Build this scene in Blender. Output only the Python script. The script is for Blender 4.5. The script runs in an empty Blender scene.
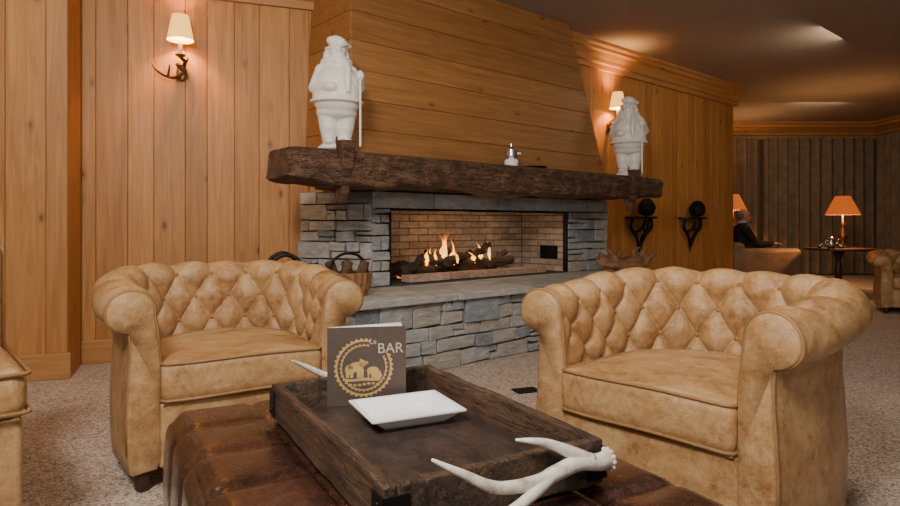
import bpy, bmesh, math, random
from mathutils import Vector, Matrix, noise
random.seed(7)
S = bpy.context.scene
COL = S.collection
R = math.radians

# ------------------------------------------------------------------ materials
def newmat(name):
    m = bpy.data.materials.new(name); m.use_nodes = True
    nt = m.node_tree
    return m, nt, nt.nodes['Principled BSDF'], nt.nodes['Material Output']
def N(nt, t, **kw):
    n = nt.nodes.new(t)
    for k, v in kw.items(): setattr(n, k, v)
    return n
def L(nt, a, b): nt.links.new(a, b)
def ramp(nt, fac, stops, interp='LINEAR'):
    r = N(nt, 'ShaderNodeValToRGB'); r.color_ramp.interpolation = interp
    e = r.color_ramp.elements
    while len(e) < len(stops): e.new(0.5)
    for i, (p, c) in enumerate(stops):
        e[i].position = p; e[i].color = (*c, 1)
    L(nt, fac, r.inputs['Fac']); return r.outputs['Color']
def coords(nt, scale=(1, 1, 1), island=0.0, kind='Object'):
    tc = N(nt, 'ShaderNodeTexCoord'); mp = N(nt, 'ShaderNodeMapping')
    mp.inputs['Scale'].default_value = scale
    src = tc.outputs[kind]
    if island:
        g = N(nt, 'ShaderNodeNewGeometry')
        ml = N(nt, 'ShaderNodeMath', operation='MULTIPLY'); ml.inputs[1].default_value = island
        L(nt, g.outputs['Random Per Island'], ml.inputs[0])
        va = N(nt, 'ShaderNodeVectorMath', operation='ADD')
        L(nt, src, va.inputs[0]); L(nt, ml.outputs[0], va.inputs[1]); src = va.outputs[0]
    L(nt, src, mp.inputs['Vector']); return mp.outputs['Vector']
def noise_t(nt, vec, scale, detail=4, rough=0.55, dist=0.0):
    n = N(nt, 'ShaderNodeTexNoise'); n.inputs['Scale'].default_value = scale
    n.inputs['Detail'].default_value = detail; n.inputs['Roughness'].default_value = rough
    n.inputs['Distortion'].default_value = dist; L(nt, vec, n.inputs['Vector']); return n.outputs['Fac']
def voro(nt, vec, scale, feature='F1'):
    n = N(nt, 'ShaderNodeTexVoronoi', feature=feature); n.inputs['Scale'].default_value = scale
    L(nt, vec, n.inputs['Vector']); return n.outputs['Distance']
def mixc(nt, f, a, b, mode='MIX'):
    m = N(nt, 'ShaderNodeMix', data_type='RGBA', blend_type=mode)
    for idx, v in ((0, f), (6, a), (7, b)):
        if isinstance(v, (int, float)): m.inputs[idx].default_value = v
        elif isinstance(v, tuple): m.inputs[idx].default_value = (*v, 1)
        else: L(nt, v, m.inputs[idx])
    return m.outputs[2]
def math_n(nt, op, a, b=None):
    m = N(nt, 'ShaderNodeMath', operation=op)
    for i, v in enumerate((a, b)):
        if v is None: continue
        if isinstance(v, (int, float)): m.inputs[i].default_value = v
        else: L(nt, v, m.inputs[i])
    return m.outputs[0]
def bump(nt, h, bs, strength=0.3, dist=0.01):
    b = N(nt, 'ShaderNodeBump'); b.inputs['Strength'].default_value = strength
    b.inputs['Distance'].default_value = dist; L(nt, h, b.inputs['Height']); L(nt, b.outputs[0], bs.inputs['Normal'])
def simple(name, col, rough=0.5, metal=0.0, nscale=20, var=0.15, bstr=0.1):
    m, nt, b, o = newmat(name)
    v = coords(nt); f = noise_t(nt, v, nscale)
    c1 = tuple(c * (1 - var) for c in col); c2 = tuple(min(1, c * (1 + var)) for c in col)
    L(nt, ramp(nt, f, [(0.3, c1), (0.7, c2)]), b.inputs['Base Color'])
    b.inputs['Roughness'].default_value = rough; b.inputs['Metallic'].default_value = metal
    if bstr: bump(nt, f, b, bstr, 0.004)
    return m

def pine(name, along='z', dark=(0.35, 0.145, 0.038), light=(0.60, 0.295, 0.092)):
    m, nt, b, o = newmat(name)
    sc = {'z': (9, 9, 0.5), 'x': (0.5, 9, 9)}[along]
    v = coords(nt, sc, 7.3)
    f = noise_t(nt, v, 2.6, 7, 0.65, 1.4)
    base = ramp(nt, f, [(0.28, dark), (0.5, tuple((a + c) / 2 for a, c in zip(dark, light))), (0.7, light)])
    g = N(nt, 'ShaderNodeNewGeometry')
    tone = ramp(nt, g.outputs['Random Per Island'], [(0, (0.80, 0.77, 0.72)), (0.5, (0.96, 0.95, 0.93)), (1, (1.08, 1.08, 1.06))])
    c = mixc(nt, 1.0, base, tone, 'MULTIPLY')
    ks = {'z': (1, 1, 0.5), 'x': (0.5, 1, 1)}[along]
    v2 = coords(nt, ks, 3.1)
    k = voro(nt, v2, 6.0)
    km = ramp(nt, k, [(0.0, (1, 1, 1)), (0.05, (0.95, 0.95, 0.95)), (0.09, (0.35, 0.35, 0.35)), (0.18, (0, 0, 0))])
    c = mixc(nt, math_n(nt, 'MULTIPLY', km, 0.88), c, (0.12, 0.036, 0.010))
    L(nt, c, b.inputs['Base Color']); b.inputs['Roughness'].default_value = 0.5
    bump(nt, f, b, 0.1, 0.003)
    return m
M_pine = pine('pine_panel', 'z')
M_pineh = pine('pine_board_horizontal', 'x', (0.26, 0.108, 0.03), (0.44, 0.208, 0.068))
M_trim = pine('pine_trim', 'x', (0.34, 0.15, 0.045), (0.53, 0.27, 0.095))

def oldwood(name, dark, light, axis=(1, 12, 12), rough=0.75, bs=0.8, sc=2.0, crack=0.0):
    m, nt, b, o = newmat(name)
    v = coords(nt, axis, 2.0); f = noise_t(nt, v, sc, 10, 0.7, 0.6)
    v2 = coords(nt); f2 = noise_t(nt, v2, 11, 6, 0.65)
    c = ramp(nt, f, [(0.3, dark), (0.7, light)])
    c = mixc(nt, 0.7, c, ramp(nt, f2, [(0.3, (0.4, 0.4, 0.4)), (0.7, (1.4, 1.32, 1.2))]), 'MULTIPLY')
    h = f
    if crack:
        fc = noise_t(nt, v, sc * 2.3, 3, 0.5, 1.5)
        cm = ramp(nt, math_n(nt, 'ABSOLUTE', math_n(nt, 'SUBTRACT', fc, 0.5)), [(0, (0, 0, 0)), (0.012, (0.3, 0.3, 0.3)), (0.03, (1, 1, 1))])
        c = mixc(nt, crack, c, cm, 'MULTIPLY'); h = math_n(nt, 'ADD', f, math_n(nt, 'MULTIPLY', cm, 0.5))
    L(nt, c, b.inputs['Base Color']); b.inputs['Roughness'].default_value = rough
    bump(nt, h, b, bs, 0.015); return m
M_beam = oldwood('hewn_beam', (0.04, 0.02, 0.011), (0.22, 0.115, 0.062), crack=0.8)
M_tray = oldwood('tray_wood', (0.016, 0.010, 0.007), (0.16, 0.092, 0.058), (12, 1, 12), 0.48, 0.7, 3, 0.7)
M_trayf = oldwood('tray_floor_wood', (0.028, 0.020, 0.018), (0.075, 0.053, 0.045), (5, 2, 5), 0.36, 0.3, 4, 0.4)
M_darkwood = oldwood('dark_wood', (0.02, 0.01, 0.006), (0.07, 0.035, 0.02), (1, 8, 8), 0.45, 0.2)
M_root = oldwood('root_wood', (0.12, 0.05, 0.02), (0.40, 0.20, 0.09), (2, 8, 8), 0.6, 0.5)
M_log = oldwood('charred_log', (0.008, 0.006, 0.005), (0.11, 0.07, 0.05), (1, 8, 8), 0.9, 1.0, 4)
M_bark = oldwood('bark', (0.04, 0.022, 0.012), (0.2, 0.12, 0.07), (1, 8, 8), 0.9, 1.0, 4)

def stone(name, stops, bs=0.6, scale=14):
    m, nt, b, o = newmat(name)
    g = N(nt, 'ShaderNodeNewGeometry')
    base = ramp(nt, g.outputs['Random Per Island'], stops)
    v = coords(nt, (1, 1, 2.2), 5.0)
    f = noise_t(nt, v, scale, 8, 0.7); f2 = noise_t(nt, v, scale * 5, 4, 0.6)
    c = mixc(nt, 0.85, base, ramp(nt, f, [(0.28, (0.5, 0.5, 0.52)), (0.72, (1.4, 1.38, 1.33))]), 'MULTIPLY')
    L(nt, c, b.inputs['Base Color']); b.inputs['Roughness'].default_value = 0.8
    h = math_n(nt, 'ADD', f, math_n(nt, 'MULTIPLY', f2, 0.3))
    bump(nt, h, b, bs, 0.025); return m
M_stone = stone('ledge_stone', [(0, (0.21, 0.235, 0.26)), (0.2, (0.34, 0.36, 0.37)), (0.45, (0.46, 0.465, 0.46)), (0.65, (0.40, 0.37, 0.32)), (0.85, (0.56, 0.55, 0.52)), (1, (0.28, 0.32, 0.36))], 1.0, 11)
M_slab = stone('hearth_slab', [(0, (0.32, 0.31, 0.29)), (1, (0.46, 0.445, 0.42))], 0.5, 8)
M_lintel = stone('lintel_stone', [(0, (0.33, 0.345, 0.36)), (1, (0.47, 0.48, 0.485))], 0.35, 8)
M_mortar = simple('mortar', (0.06, 0.056, 0.052), 0.95)
M_brick = stone('firebrick', [(0, (0.34, 0.255, 0.19)), (0.5, (0.43, 0.34, 0.265)), (1, (0.50, 0.41, 0.33))], 0.3)
M_brick2 = stone('kerb_brick', [(0, (0.36, 0.21, 0.14)), (1, (0.55, 0.38, 0.28))], 0.3)
M_soot = simple('soot_mortar', (0.13, 0.10, 0.08), 0.95)

def leather(name, stops, rough=0.42, sc=5, scuff=None, bs=0.35):
    m, nt, b, o = newmat(name)
    v = coords(nt); f = noise_t(nt, v, sc, 8, 0.68, 0.4); f2 = noise_t(nt, v, sc * 6, 6, 0.75)
    ff = math_n(nt, 'ADD', math_n(nt, 'MULTIPLY', f, 0.62), math_n(nt, 'MULTIPLY', f2, 0.38))
    c = ramp(nt, ff, stops)
    cr = voro(nt, v, 70, 'DISTANCE_TO_EDGE')
    vn = noise_t(nt, v, 160, 3); f3 = noise_t(nt, v, 17, 9, 0.8, 1.2)
    h = math_n(nt, 'ADD', math_n(nt, 'MULTIPLY', math_n(nt, 'MINIMUM', cr, 0.12), 3.0), math_n(nt, 'ADD', vn, math_n(nt, 'MULTIPLY', f2, 2.0)))
    if scuff:
        lm = ramp(nt, f3, [(0.51, (0, 0, 0)), (0.62, (1, 1, 1))])
        c = mixc(nt, math_n(nt, 'MULTIPLY', lm, 0.42), c, scuff[0])
        fd = noise_t(nt, v, 26, 5, 0.7, 3.0)
        ln = ramp(nt, math_n(nt, 'ABSOLUTE', math_n(nt, 'SUBTRACT', fd, 0.5)), [(0, (1, 1, 1)), (0.016, (0, 0, 0))])
        c = mixc(nt, math_n(nt, 'MULTIPLY', ln, 0.42), c, scuff[1])
        h = math_n(nt, 'SUBTRACT', h, math_n(nt, 'MULTIPLY', ln, 0.6))
        h = math_n(nt, 'ADD', h, math_n(nt, 'MULTIPLY', f3, 2.0))
    L(nt, c, b.inputs['Base Color'])
    L(nt, ramp(nt, f2, [(0.3, (rough - 0.1,) * 3), (0.7, (rough + 0.14,) * 3)]), b.inputs['Roughness'])
    bump(nt, h, b, bs, 0.004)
    return m, nt, b, c
M_leather, *_ = leather('tan_leather', [(0.37, (0.23, 0.105, 0.038)), (0.45, (0.37, 0.195, 0.076)), (0.53, (0.47, 0.275, 0.118)), (0.63, (0.57, 0.375, 0.185))], 0.34, 6, ((0.62, 0.44, 0.25), (0.20, 0.09, 0.035)), 0.3)
M_leather_pipe, *_ = leather('tan_leather_piping', [(0.3, (0.20, 0.09, 0.032)), (0.7, (0.40, 0.22, 0.09))])
M_farleather, *_ = leather('far_leather', [(0.33, (0.16, 0.10, 0.05)), (0.68, (0.33, 0.22, 0.125))])

# ottoman: patchwork brown leather
M_ott, nt, b, c = leather('patchwork_leather', [(0.38, (0.010, 0.0045, 0.0035)), (0.48, (0.024, 0.0095, 0.0065)), (0.58, (0.046, 0.018, 0.012)), (0.70, (0.11, 0.052, 0.036))], 0.22, 7, bs=0.07)
b.inputs['Coat Weight'].default_value = 0.3; b.inputs['Coat Roughness'].default_value = 0.18
tc = N(nt, 'ShaderNodeTexCoord'); sp = N(nt, 'ShaderNodeSeparateXYZ'); L(nt, tc.outputs['Object'], sp.inputs[0])
def seam(out, period, off):
    a = math_n(nt, 'ADD', math_n(nt, 'DIVIDE', out, period), off + 100)
    fr = math_n(nt, 'FRACT', a)
    return math_n(nt, 'MULTIPLY', math_n(nt, 'ABSOLUTE', math_n(nt, 'SUBTRACT', fr, 0.5)), -period), math_n(nt, 'FLOOR', a)
dx, ix = seam(sp.outputs['X'], 0.21, 0.0); dy, iy = seam(sp.outputs['Y'], 0.20, 0.0)
dx = math_n(nt, 'ADD', dx, 0.105); dy = math_n(nt, 'ADD', dy, 0.10)
dmin = math_n(nt, 'MINIMUM', dx, dy)
cv = N(nt, 'ShaderNodeCombineXYZ'); L(nt, ix, cv.inputs[0]); L(nt, iy, cv.inputs[1])
wn = N(nt, 'ShaderNodeTexWhiteNoise'); L(nt, cv.outputs[0], wn.inputs['Vector'])
tone = ramp(nt, wn.outputs['Value'], [(0, (0.6, 0.56, 0.55)), (1, (1.5, 1.45, 1.4))])
sm = ramp(nt, dmin, [(0.0, (0.25, 0.25, 0.25)), (0.006, (1, 1, 1))])
cc = mixc(nt, 1.0, mixc(nt, 0.8, c, tone, 'MULTIPLY'), sm, 'MULTIPLY')
vc = N(nt, 'ShaderNodeTexVoronoi', feature='DISTANCE_TO_EDGE'); vc.inputs['Scale'].default_value = 30
nd = N(nt, 'ShaderNodeTexNoise'); nd.inputs['Scale'].default_value = 8; L(nt, tc.outputs['Object'], nd.inputs['Vector'])
va = N(nt, 'ShaderNodeVectorMath', operation='ADD'); L(nt, tc.outputs['Object'], va.inputs[0]); L(nt, nd.outputs['Color'], va.inputs[1]); L(nt, va.outputs[0], vc.inputs['Vector'])
crk = ramp(nt, vc.outputs['Distance'], [(0, (1, 1, 1)), (0.03, (0, 0, 0))])
cc = mixc(nt, math_n(nt, 'MULTIPLY', crk, 0.5), cc, (0.17, 0.085, 0.06))
L(nt, cc, b.inputs['Base Color'])

# carpet
M_carpet, nt, b, o = newmat('speckled_carpet')
v = coords(nt); vv = N(nt, 'ShaderNodeTexVoronoi'); vv.inputs['Scale'].default_value = 140; L(nt, v, vv.inputs['Vector'])
rg = N(nt, 'ShaderNodeSeparateColor'); L(nt, vv.outputs['Color'], rg.inputs[0])
c = ramp(nt, rg.outputs[0], [(0, (0.17, 0.115, 0.08)), (0.2, (0.34, 0.26, 0.20)), (0.6, (0.47, 0.38, 0.31)), (1, (0.68, 0.59, 0.50))])
f = noise_t(nt, v, 5, 4)
c = mixc(nt, 0.5, c, ramp(nt, f, [(0.3, (0.85, 0.83, 0.83)), (0.7, (1.1, 1.1, 1.1))]), 'MULTIPLY')
L(nt, c, b.inputs['Base Color']); b.inputs['Roughness'].default_value = 0.98
bump(nt, vv.outputs['Distance'], b, 0.5, 0.008)

M_ceil = simple('ceiling_plaster', (0.40, 0.34, 0.285), 0.9, nscale=3, var=0.04, bstr=0.0)
M_white = simple('white_ceramic', (0.84, 0.81, 0.76), 0.3, nscale=12, var=0.05, bstr=0.15)
M_porc = simple('porcelain', (0.92, 0.93, 0.94), 0.15, nscale=5, var=0.02, bstr=0)
M_paper = simple('white_paper', (0.85, 0.84, 0.82), 0.7, nscale=5, var=0.02, bstr=0)
M_card = simple('brown_card', (0.085, 0.059, 0.047), 0.45, nscale=60, var=0.1, bstr=0.02)
M_gold = simple('gold_print', (0.58, 0.36, 0.13), 0.45, 0.2, nscale=30, var=0.1, bstr=0)
M_iron = simple('black_iron', (0.02, 0.018, 0.017), 0.45, 0.7)
M_black = simple('black_cloth', (0.012, 0.012, 0.014), 0.8)
M_steel = simple('brushed_steel', (0.6, 0.6, 0.6), 0.25, 1.0, bstr=0)
M_brass = simple('antique_brass', (0.30, 0.17, 0.06), 0.35, 0.9)
M_skin = simple('skin', (0.50, 0.27, 0.18), 0.5, nscale=40, var=0.06, bstr=0.05)
M_hair = simple('grey_hair', (0.16, 0.13, 0.11), 0.8, nscale=90)
M_eye = simple('eye_dark', (0.03, 0.02, 0.02), 0.2, bstr=0)
M_shirt = simple('shirt', (0.6, 0.6, 0.62), 0.7)
M_antler, nt, b, o = newmat('antler')
v = coords(nt, (6, 6, 6)); f = noise_t(nt, v, 5, 6, 0.6)
L(nt, ramp(nt, f, [(0.3, (0.38, 0.29, 0.21)), (0.48, (0.70, 0.64, 0.56)), (0.7, (0.86, 0.84, 0.80))]), b.inputs['Base Color'])
b.inputs['Roughness'].default_value = 0.38; bump(nt, f, b, 0.4, 0.006)
M_antlerd = simple('dark_antler', (0.10, 0.045, 0.018), 0.4)
M_curtain = simple('curtain_fabric', (0.19, 0.14, 0.088), 0.85, nscale=6, var=0.2)
def shade_mat(name, col, st, base):
    m, nt, b, o = newmat(name)
    b.inputs['Base Color'].default_value = (*base, 1); b.inputs['Roughness'].default_value = 0.9
    v = coords(nt); f = noise_t(nt, v, 30)
    L(nt, ramp(nt, f, [(0.2, tuple(c * 0.85 for c in col)), (0.8, col)]), b.inputs['Emission Color'])
    b.inputs['Emission Strength'].default_value = st; return m
M_shade = shade_mat('lit_cream_shade', (1.0, 0.50, 0.09), 2.2, (0.5, 0.32, 0.12))
M_shade2 = shade_mat('lit_orange_shade', (1.0, 0.20, 0.025), 0.55, (0.35, 0.10, 0.03))
# flame
M_flame, nt, b, o = newmat('flame')
tc = N(nt, 'ShaderNodeTexCoord'); sp = N(nt, 'ShaderNodeSeparateXYZ'); L(nt, tc.outputs['Generated'], sp.inputs[0])
em = N(nt, 'ShaderNodeEmission'); em.inputs['Strength'].default_value = 4.2
L(nt, ramp(nt, sp.outputs['Z'], [(0, (1, 0.20, 0.02)), (0.2, (1, 0.46, 0.07)), (0.55, (1, 0.33, 0.03)), (1, (1, 0.12, 0.01))]), em.inputs['Color'])
tr = N(nt, 'ShaderNodeBsdfTransparent'); mx = N(nt, 'ShaderNodeMixShader')
fn = noise_t(nt, tc.outputs['Object'], 16, 3)
al = math_n(nt, 'ADD', ramp(nt, sp.outputs['Z'], [(0, (0.75,) * 3), (0.5, (0.6,) * 3), (1, (0.15,) * 3)]), math_n(nt, 'MULTIPLY', math_n(nt, 'SUBTRACT', fn, 0.5), 2.0))
al = math_n(nt, 'MINIMUM', math_n(nt, 'MAXIMUM', al, 0.05), 1.0)
L(nt, al, mx.inputs[0]); L(nt, tr.outputs[0], mx.inputs[1]); L(nt, em.outputs[0], mx.inputs[2]); L(nt, mx.outputs[0], o.inputs['Surface'])
M_ember, nt, b, o = newmat('ember')
b.inputs['Base Color'].default_value = (0.02, 0.01, 0.01, 1)
v = coords(nt); f = noise_t(nt, v, 25, 4)
L(nt, ramp(nt, f, [(0.48, (0, 0, 0)), (0.66, (1, 0.22, 0.03))]), b.inputs['Emission Color']); b.inputs['Emission Strength'].default_value = 3

# ------------------------------------------------------------------ geometry helpers
def empty(name, loc=(0, 0, 0), rz=0.0, scale=1.0, parent=None):
    e = bpy.data.objects.new(name, None); COL.objects.link(e)
    e.location = loc; e.rotation_euler = (0, 0, rz); e.scale = (scale,) * 3 if not isinstance(scale, tuple) else scale
    e.empty_display_size = 0.1
    if parent: e.parent = parent
    return e
def obj(name, bm, mat, parent=None, loc=(0, 0, 0), rz=0.0, smooth=False, recalc=True):
    if recalc: bmesh.ops.recalc_face_normals(bm, faces=bm.faces)
    me = bpy.data.meshes.new(name); bm.to_mesh(me); bm.free()
    if smooth:
        for p in me.polygons: p.use_smooth = True
    me.materials.append(mat)
    o = bpy.data.objects.new(name, me); COL.objects.link(o)
    o.location = loc; o.rotation_euler = (0, 0, rz)
    if parent: o.parent = parent
    return o
def linked(name, src, parent):
    o = bpy.data.objects.new(name, src.data); COL.objects.link(o)
    o.location = src.location; o.rotation_euler = src.rotation_euler; o.parent = parent
    return o
def dup(e, name, loc, rz, scale=1.0):
    n = empty(name, loc, rz, scale)
    for c in list(e.children): linked(c.name.split('.')[0], c, n)
    return n
def hexa(bm, pts):
    v = [bm.verts.new(p) for p in pts]
    for f in ((0, 1, 2, 3), (7, 6, 5, 4), (0, 4, 5, 1), (1, 5, 6, 2), (2, 6, 7, 3), (3, 7, 4, 0)): bm.faces.new([v[i] for i in f])
    return v
def box(bm, x0, x1, y0, y1, z0, z1):
    return hexa(bm, [(x0, y0, z0), (x1, y0, z0), (x1, y1, z0), (x0, y1, z0), (x0, y0, z1), (x1, y0, z1), (x1, y1, z1), (x0, y1, z1)])
def bev(bm, off, seg=1):
    bmesh.ops.recalc_face_normals(bm, faces=bm.faces)
    bmesh.ops.bevel(bm, geom=list(bm.edges), offset=off, segments=seg, affect='EDGES', profile=0.5, clamp_overlap=True)
def prism(bm, poly, z0, z1):
    a = [bm.verts.new((x, y, z0)) for x, y in poly]; b_ = [bm.verts.new((x, y, z1)) for x, y in poly]
    n = len(poly); bm.faces.new(a[::-1]); bm.faces.new(b_)
    for i in range(n): bm.faces.new((a[i], a[(i + 1) % n], b_[(i + 1) % n], b_[i]))
def tube(bm, pts, rad, n=10, closed=False, cap=True):
    pts = [Vector(p) for p in pts]
    if not isinstance(rad, (list, tuple)): rad = [rad] * len(pts)
    rings = []; up = None
    m = len(pts)
    for i, p in enumerate(pts):
        if closed: t = (pts[(i + 1) % m] - pts[i - 1])
        else: t = pts[min(i + 1, m - 1)] - pts[max(i - 1, 0)]
        t = t.normalized() if t.length > 1e-9 else Vector((0, 0, 1))
        if up is None:
            up = Vector((0, 0, 1)) if abs(t.z) < 0.9 else Vector((1, 0, 0))
        a = (up - t * up.dot(t)).normalized(); bb = t.cross(a); up = a
        rings.append([bm.verts.new(p + (a * math.cos(2 * math.pi * k / n) + bb * math.sin(2 * math.pi * k / n)) * rad[i]) for k in range(n)])
    for i in range(m if closed else m - 1):
        r0, r1 = rings[i], rings[(i + 1) % m]
        for k in range(n): bm.faces.new((r0[k], r0[(k + 1) % n], r1[(k + 1) % n], r1[k]))
    if cap and not closed:
        bm.faces.new(rings[0][::-1]); bm.faces.new(rings[-1])
def smoothpath(ctrl, sub=6):
    c = [Vector(p[:3]) for p in ctrl]; r = [p[3] for p in ctrl]; P = []; Q = []
    for i in range(len(c) - 1):
        p0 = c[max(i - 1, 0)]; p1 = c[i]; p2 = c[i + 1]; p3 = c[min(i + 2, len(c) - 1)]
        for k in range(sub):
            t = k / sub
            P.append(0.5 * ((2 * p1) + (p2 - p0) * t + (2 * p0 - 5 * p1 + 4 * p2 - p3) * t * t + (3 * p1 - p0 - 3 * p2 + p3) * t ** 3)); Q.append(r[i] * (1 - t) + r[i + 1] * t)
    P.append(c[-1]); Q.append(r[-1]); return P, Q
def curvy(bm, ctrl, n=10, sub=6):
    P, Q = smoothpath(ctrl, sub); tube(bm, P, Q, n)
def ell(bm, c, r, rot=None, seg=20, ring=12):
    M = Matrix.Translation(c)
    if rot: M = M @ Matrix.Rotation(rot[0], 4, 'X') @ Matrix.Rotation(rot[1], 4, 'Y') @ Matrix.Rotation(rot[2], 4, 'Z')
    rr = r if isinstance(r, (tuple, list)) else (r, r, r)
    M = M @ Matrix.Diagonal((*rr, 1))
    bmesh.ops.create_uvsphere(bm, u_segments=seg, v_segments=ring, radius=1, matrix=M)
def limb(bm, p0, p1, r0, r1):
    p0 = Vector(p0); p1 = Vector(p1)
    k = 6; tube(bm, [p0.lerp(p1, i / k) for i in range(k + 1)], [r0 + (r1 - r0) * i / k for i in range(k + 1)], 14)
    ell(bm, p0, r0); ell(bm, p1, r1)
def lathe(bm, prof, c=(0, 0, 0), n=24, ripple=0, rn=0):
    rings = []
    for r, z in prof:
        rings.append([bm.verts.new((c[0] + r * (1 + ripple * math.cos(rn * 2 * math.pi * k / n)) * math.cos(2 * math.pi * k / n), c[1] + r * (1 + ripple * math.cos(rn * 2 * math.pi * k / n)) * math.sin(2 * math.pi * k / n), c[2] + z)) for k in range(n)])
    for a, b_ in zip(rings, rings[1:]):
        for k in range(n): bm.faces.new((a[k], a[(k + 1) % n], b_[(k + 1) % n], b_[k]))
    return rings
def lathec(bm, prof, c=(0, 0, 0), n=24):
    r = lathe(bm, prof, c, n); bm.faces.new(r[0][::-1]); bm.faces.new(r[-1])
def remesh(o, vs, it=4):
    m = o.modifiers.new('Remesh', 'REMESH'); m.mode = 'VOXEL'; m.voxel_size = vs; m.use_smooth_shade = True
    s = o.modifiers.new('Smooth', 'SMOOTH'); s.factor = 0.6; s.iterations = it
def masonry(bm, p0, p1, z0, z1, rh, ln, depth, jit, gap, skew=0.0):
    p0 = Vector(p0); p1 = Vector(p1); d = (p1 - p0); W = d.length; d.normalize(); nrm = Vector((d.y, -d.x))
    z = z0; row = 0
    while z < z1 - 1e-4:
        h = random.uniform(*rh)
        if z + h > z1 - rh[0] * 0.5: h = z1 - z
        x = 0.0
        if row % 2 and ln[0] == ln[1]: first = ln[0] / 2
        else: first = None
        while x < W - 1e-4:
            l = first if first else random.uniform(*ln) * random.choice((0.6, 1, 1.2) if jit > 0.01 else (1,)); first = None
            if x + l > W - ln[0] * 0.4: l = W - x
            segs = [(z, z + h)]
            if jit > 0.01 and h > 0.07:
                q_ = random.random()
                if q_ < 0.30: zz = z + h * random.uniform(0.35, 0.65); segs = [(z, zz), (zz, z + h)]
            for a, b_ in segs:
                j = random.uniform(0, jit); g = gap / 2
                cuts = [(x, x + l)]
                if len(segs) > 1 and random.random() < 0.4 and l > 0.15: m_ = x + l * random.uniform(0.35, 0.65); cuts = [(x, m_), (m_, x + l)]
                for xa, xb in cuts:
                    q = []
                    for zz in (a + g, b_ - g):
                        for (xx, off) in ((xa + g, j), (xb - g, j), (xb - g, -depth), (xa + g, -depth)):
                            P = p0 + d * (xx + random.uniform(-skew, skew)) + nrm * (off + (random.uniform(-skew, skew) if off > 0 else 0))
                            q.append((P.x, P.y, zz + random.uniform(-skew, skew)))
                    hexa(bm, q)
            x += l
        z += h; row += 1
def sweep_profile(bm, p0, p1, prof):
    p0 = Vector(p0); p1 = Vector(p1); d = (p1 - p0).normalized(); n = Vector((d.y, -d.x))
    a = [bm.verts.new((*(p0 + n * o), z)) for o, z in prof]; b_ = [bm.verts.new((*(p1 + n * o), z)) for o, z in prof]
    k = len(prof)
    for i in range(k): bm.faces.new((a[i], a[(i + 1) % k], b_[(i + 1) % k], b_[i]))
    bm.faces.new(a[::-1]); bm.faces.new(b_)

H = 2.76
# ------------------------------------------------------------------ room shell
bm = bmesh.new(); box(bm, -4.2, 8.2, -1.6, 12.2, -0.06, 0); obj('floor', bm, M_carpet)
bm = bmesh.new(); box(bm, -4.2, 8.2, -1.6, 12.2, H, H + 0.08); obj('ceiling', bm, M_ceil)

def plank_wall(name, p0, p1, z0, z1, widths, thick=0.03, back=0.1, mat=M_pine):
    p0 = Vector(p0); p1 = Vector(p1); Ln = (p1 - p0).length; ang = math.atan2(p1.y - p0.y, p1.x - p0.x)
    bm = bmesh.new(); x = 0; i = 0
    while x < Ln - 0.02:
        w = widths[i % len(widths)] * random.uniform(0.93, 1.07); i += 1
        if x + w > Ln - 0.06: w = Ln - x
        box(bm, x + 0.0006, x + w - 0.0006, 0, thick, z0, z1); x += w
    bev(bm, 0.004, 1)
    box(bm, 0, Ln, thick * 0.8, thick + back, z0, z1)
    return obj(name, bm, mat, None, (p0.x, p0.y, 0), ang)
LD = Vector((0.943, 0.333)); LP = Vector((-0.879, 4.62))
wl0 = LP - LD * 2.75; wl1 = LP + LD * 0.12
plank_wall('wall_left', wl0, wl1, 0, H, [0.17, 0.2, 0.15, 0.19])
pl1 = Vector((-2.282, 3.70)); pl0 = pl1 - LD * 1.6
plank_wall('wall_pilaster', pl0, pl1, 0, H, [0.21], 0.035, 0.30)
def cornice(name, p0, p1, zb=2.49, proj=0.16, mat=M_trim):
    h = H - zb
    prof = [(0.0, zb), (0.03, zb), (0.035, zb + 0.2 * h), (0.06, zb + 0.25 * h), (0.065, zb + 0.4 * h), (proj * 0.6, zb + 0.62 * h), (proj * 0.8, zb + 0.68 * h), (proj * 0.82, zb + 0.8 * h), (proj, zb + 0.86 * h), (proj, H - 0.001), (0, H - 0.001)]
    bm = bmesh.new(); sweep_profile(bm, p0, p1, prof)
    ang = math.atan2(p1[1] - p0[1], p1[0] - p0[0]); Mi = (Matrix.Translation((p0[0], p0[1], 0)) @ Matrix.Rotation(ang, 4, 'Z')).inverted()
    bmesh.ops.transform(bm, matrix=Mi, verts=bm.verts)
    return obj(name, bm, mat, None, (p0[0], p0[1], 0), ang)
cornice('trim_1', wl0, wl1, 2.49)
def base(name, p0, p1, h=0.155):
    p0 = Vector(p0); p1 = Vector(p1); ang = math.atan2(p1.y - p0.y, p1.x - p0.x)
    bm = bmesh.new(); box(bm, 0, (p1 - p0).length, -0.025, 0, 0, h); bev(bm, 0.006, 2)
    obj(name, bm, M_trim, None, (p0.x, p0.y, 0), ang)
base('baseboard_left', wl0, LP - LD * 0.25)
base('baseboard_pilaster', pl0, pl1 + LD * 0.02)

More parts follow.
